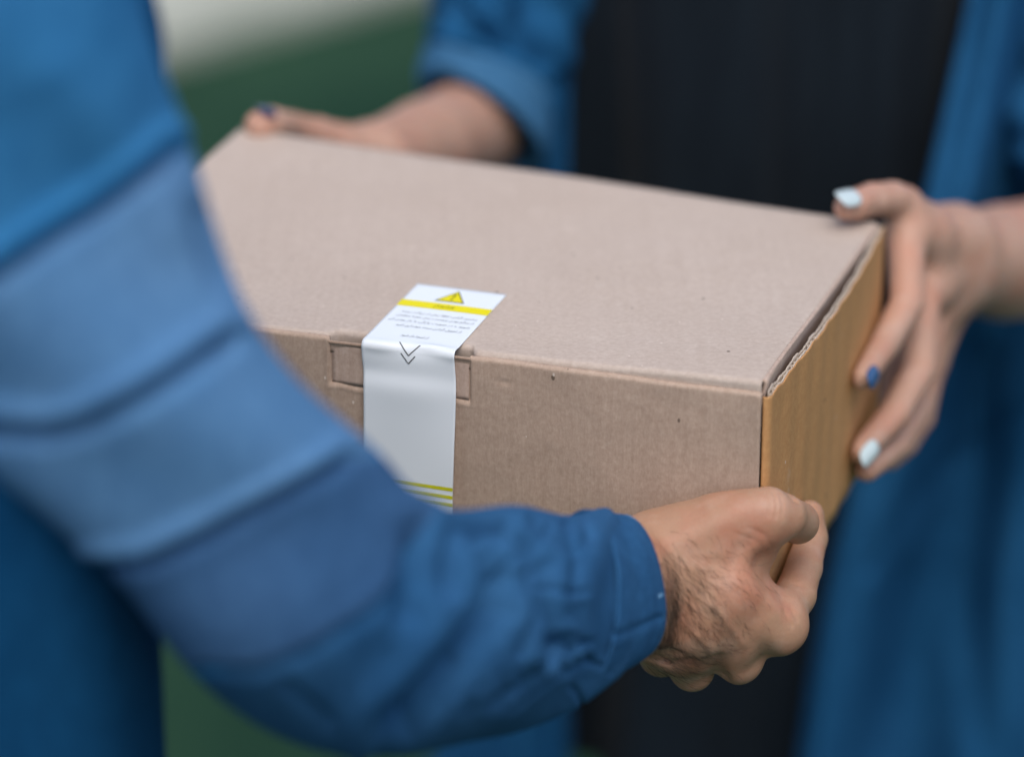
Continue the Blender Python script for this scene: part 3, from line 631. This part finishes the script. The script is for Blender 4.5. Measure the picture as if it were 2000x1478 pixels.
wr = [
    (jp((735, 318, 2.43), (830, 288, 2.51), (915, 255, 2.595), (985, 195, 2.65)), [.0255, .031, .034, .034], .01, .01),
    (jp((735, 318, 2.43), (690, 330, 2.42), (640, 345, 2.41)), [.022, .020, .014], .01),
    (jp((735, 345, 2.44), (680, 390, 2.43), (620, 420, 2.42)), [.021, .019, .013], .01),
    (jp((722, 305, 2.42), (660, 285, 2.400), (622, 266, 2.388)), [.018, .0145, .0112], .012, .006),
    (jp((622, 266, 2.388), (570, 248, 2.368), (530, 244, 2.348), (508, 246, 2.338)), [.0112, .0092, .0108, .0098], .004, .004),
    (jp((640, 345, 2.41), (540, 360, 2.405), (480, 400, 2.40), (440, 430, 2.39)), [.0125, .009, .008, .007], .004, .004),
    (jp((630, 385, 2.415), (540, 430, 2.41), (480, 465, 2.405), (440, 490, 2.395)), [.012, .009, .008, .007], .004, .004),
    (jp((622, 420, 2.42), (550, 490, 2.415), (500, 530, 2.41), (460, 550, 2.40)), [.011, .0086, .0078, .0068], .004, .004),
    (jp((625, 440, 2.43), (570, 540, 2.425), (530, 580, 2.42), (500, 600, 2.41)), [.010, .0076, .0068, .006], .004, .004),
]
tor = [(np.array([U(1460, -150, 2.70), U(1460, 700, 2.80), U(1460, 1700, 2.94)]), [.075, .065, .065], .02)]
up_l = (jp((985, 195, 2.65), (1028, -25, 2.645), (1085, -180, 2.66), (1155, -420, 2.68)), [.036, .034, .036, .045], .02, .01)
up_r = (jp((2210, 465, 2.655), (2180, 120, 2.68), (2060, -420, 2.70)), [.043, .045, .05], .02, .01)
sh = (jp((1155, -420, 2.68), (1460, -330, 2.70), (2060, -420, 2.70)), [.05, .09, .05], .03, .03)
V, F = build_body([(wl, wlc, .0017), (wr, [], .0020), (tor + [up_l, up_r, sh], [], .008)], .0017)
wbody = mk('body', V, F, M['skin_w'], woman)
nl = lambda *k, **q: nail(*k, **q)
o = nail('thumbnail', M['nail_white'], wbody, U(1704, 390, 2.240), U(1648, 404, 2.2165), np.array([-.12, -.72, .66]), .0150, .0195, .0090, .0048, .0010); o['label'] = 'pale mint painted thumbnail'
tip = touch(1684, 737, NE, A, .0092); bs = U(1728, 672, 2.219)
o = nail('fingernail', M['nail_blue'], wbody, bs, tip, np.array([.08, -.92, .10]), .0126, .0175, .0080, .0040, .0007); o['label'] = 'navy painted fingernail'
tip = touch(1682, 881, NE, A, .0094); bs = U(1749, 806, 2.233)
o = nail('fingernail', M['nail_white'], wbody, bs, tip, np.array([.10, -.91, .08]), .0126, .0195, .0082, .0046, .0007); o['label'] = 'pale mint painted fingernail'
o = nail('thumbnail', M['nail_violet'], wbody, U(545, 244, 2.353), U(508, 244, 2.338), np.array([-.15, -.55, .85]), .0145, .0125, .0100, .001, .0008); o['label'] = 'dark violet painted thumbnail'
# black top
tc = U(1465, 739, 2.80)
zz = np.linspace(.55, 1.45, 120); th = np.linspace(0, 2 * math.pi, 240, endpoint=False); Zt, Th = np.meshgrid(zz, th, indexing='ij')
fd = .0020 * np.sin(Th * 14 + 1.5 * np.sin(Zt * 5)) + .0010 * np.sin(Th * 31 + Zt * 3 + 2 * np.sin(Th * 5)) + .011 * np.sin(Th * 7 + Zt * 3 + 1.5 * np.sin(Zt * 4))
rx = .168 + .010 * np.cos((Zt - 1.2) * 7) + fd; ry = .105 + .012 * np.cos((Zt - 1.18) * 9) + fd
topo = mk('top', np.stack([tc[0] + rx * np.cos(Th), tc[1] + .01 + ry * np.sin(Th), Zt], -1), gridF(120, 240, wrap=True, flip=True), M['knit'], woman, solid=.002, off=-1)
# open overshirt
def panel(name, edge, cols, d0, seed, parent, mat, ny=150, nc=90, amp=.006, lean=0, creases=()):
    ys = np.linspace(-420, 1900, ny); ex = np.interp(ys, [e[0] for e in edge], [e[1] for e in edge])
    ex = np.convolve(np.pad(ex, 8, mode='edge'), np.ones(17) / 17, 'valid')
    C_ = crom(cols, nc); Yp, K = np.meshgrid(ys, np.arange(nc), indexing='ij')
    X = ex[:, None] + C_[K, 0]; Dp = d0 + (Yp - 300) * 1.5e-4 + C_[K, 1] + lean * np.maximum(0, 470 - Yp)
    for poly, cw, cd in creases: Dp = Dp + cd * np.exp(-(seg_dist(X, Yp, poly)[0] / cw) ** 2)
    s = K / nc; rg = np.random.default_rng(seed); w = sstep(.06, .2, s)
    for _ in range(6):
        Dp = Dp + amp * .5 * w * np.sin(s * rg.uniform(8, 26) + Yp * rg.uniform(-.004, .004) + rg.uniform(0, 6))
    return mk(name, U(X, Yp, Dp), gridF(ny, nc), mat, parent, solid=.0018, off=0)
ov = panel('overshirt', [(-420, 1118), (0, 1116), (330, 1108), (900, 1105), (1478, 1112), (1900, 1120)], [(0, .012), (-8, 0), (-40, -.006), (-90, .0), (-150, .03), (-210, .07), (-262, .13), (-270, .22), (-200, .33)], 2.635, 4, woman, M['denim_w'])
fr = panel('front_panel', [(-420, 1975), (0, 1893), (200, 1850), (390, 1806), (650, 1745), (950, 1660), (1200, 1603), (1478, 1562), (1900, 1510)], [(0, .018), (6, .0), (40, -.014), (80, -.010), (125, .03), (190, .055), (270, .045), (360, .03), (460, .06), (560, .12), (600, .22)], 2.570, 9, ov, M['denim_w'], nc=130, amp=.010, lean=0.9e-4, creases=[([(2100, 760), (1960, 830), (1850, 905), (1760, 1000), (1700, 1110)], 14, .008), ([(1900, 700), (1925, 900), (1900, 1150), (1925, 1500)], 45, .022), ([(1760, 1120), (1740, 1300), (1700, 1500)], 35, .012)])
# placket stitching line as a raised seam
SL = [(838, 152, 1052, 322, 2.595, .0, 1), (834, 122, 1066, 262, 2.60, .0, 1), (842, 92, 1085, 200, 2.605, 0, 1), (872, 40, 1108, 120, 2.615, 0, 1), (910, -50, 1150, 0, 2.63, 0, 1), (950, -200, 1210, -150, 2.65, 0, 1), (1010, -420, 1300, -400, 2.67, 0, 1)]
CRW = [([(850, 92), (956, 117), (1062, 172)], 9, .006), ([(905, 10), (930, 60), (1000, 90)], 14, .012), ([(1000, -20), (1010, 60), (1060, 120)], 15, .012), ([(890, 45), (960, 30)], 14, -.008), ([(960, -10), (950, 50), (900, 80)], 10, .008)]
P, _, _ = tube(SL, 120, 120, .85, .005, CRW, 5)
sl = mk('sleeve', P, gridF(120, 120, wrap=True, flip=True), M['denim_w'], ov, solid=.002, off=0)
HS = [(829, 158, 1056, 332, 2.592, 0, 1.04), (826, 130, 1068, 275, 2.598, 0, 1.05), (836, 98, 1080, 215, 2.603, 0, 1.03)]
P, _, _ = tube(HS, 24, 100, .88, .0008, [], 6)
mk('rolled_cuff', P, gridF(24, 100, wrap=True, flip=True), M['denim_w2'], ov, solid=.005, off=0)
SR = [(1992, 352, 2360, 420, 2.60, .02, 1), (1985, 300, 2350, 340, 2.605, .02, 1), (1978, 200, 2330, 220, 2.61, .02, 1), (1985, 60, 2300, 60, 2.62, .02, 1), (1990, -150, 2260, -150, 2.64, .02, 1), (1960, -420, 2200, -420, 2.66, 0, 1)]
P, _, _ = tube(SR, 90, 110, .85, .003, [], 11)
mk('sleeve', P, gridF(90, 110, wrap=True), M['denim_w'], ov, solid=.002, off=0)
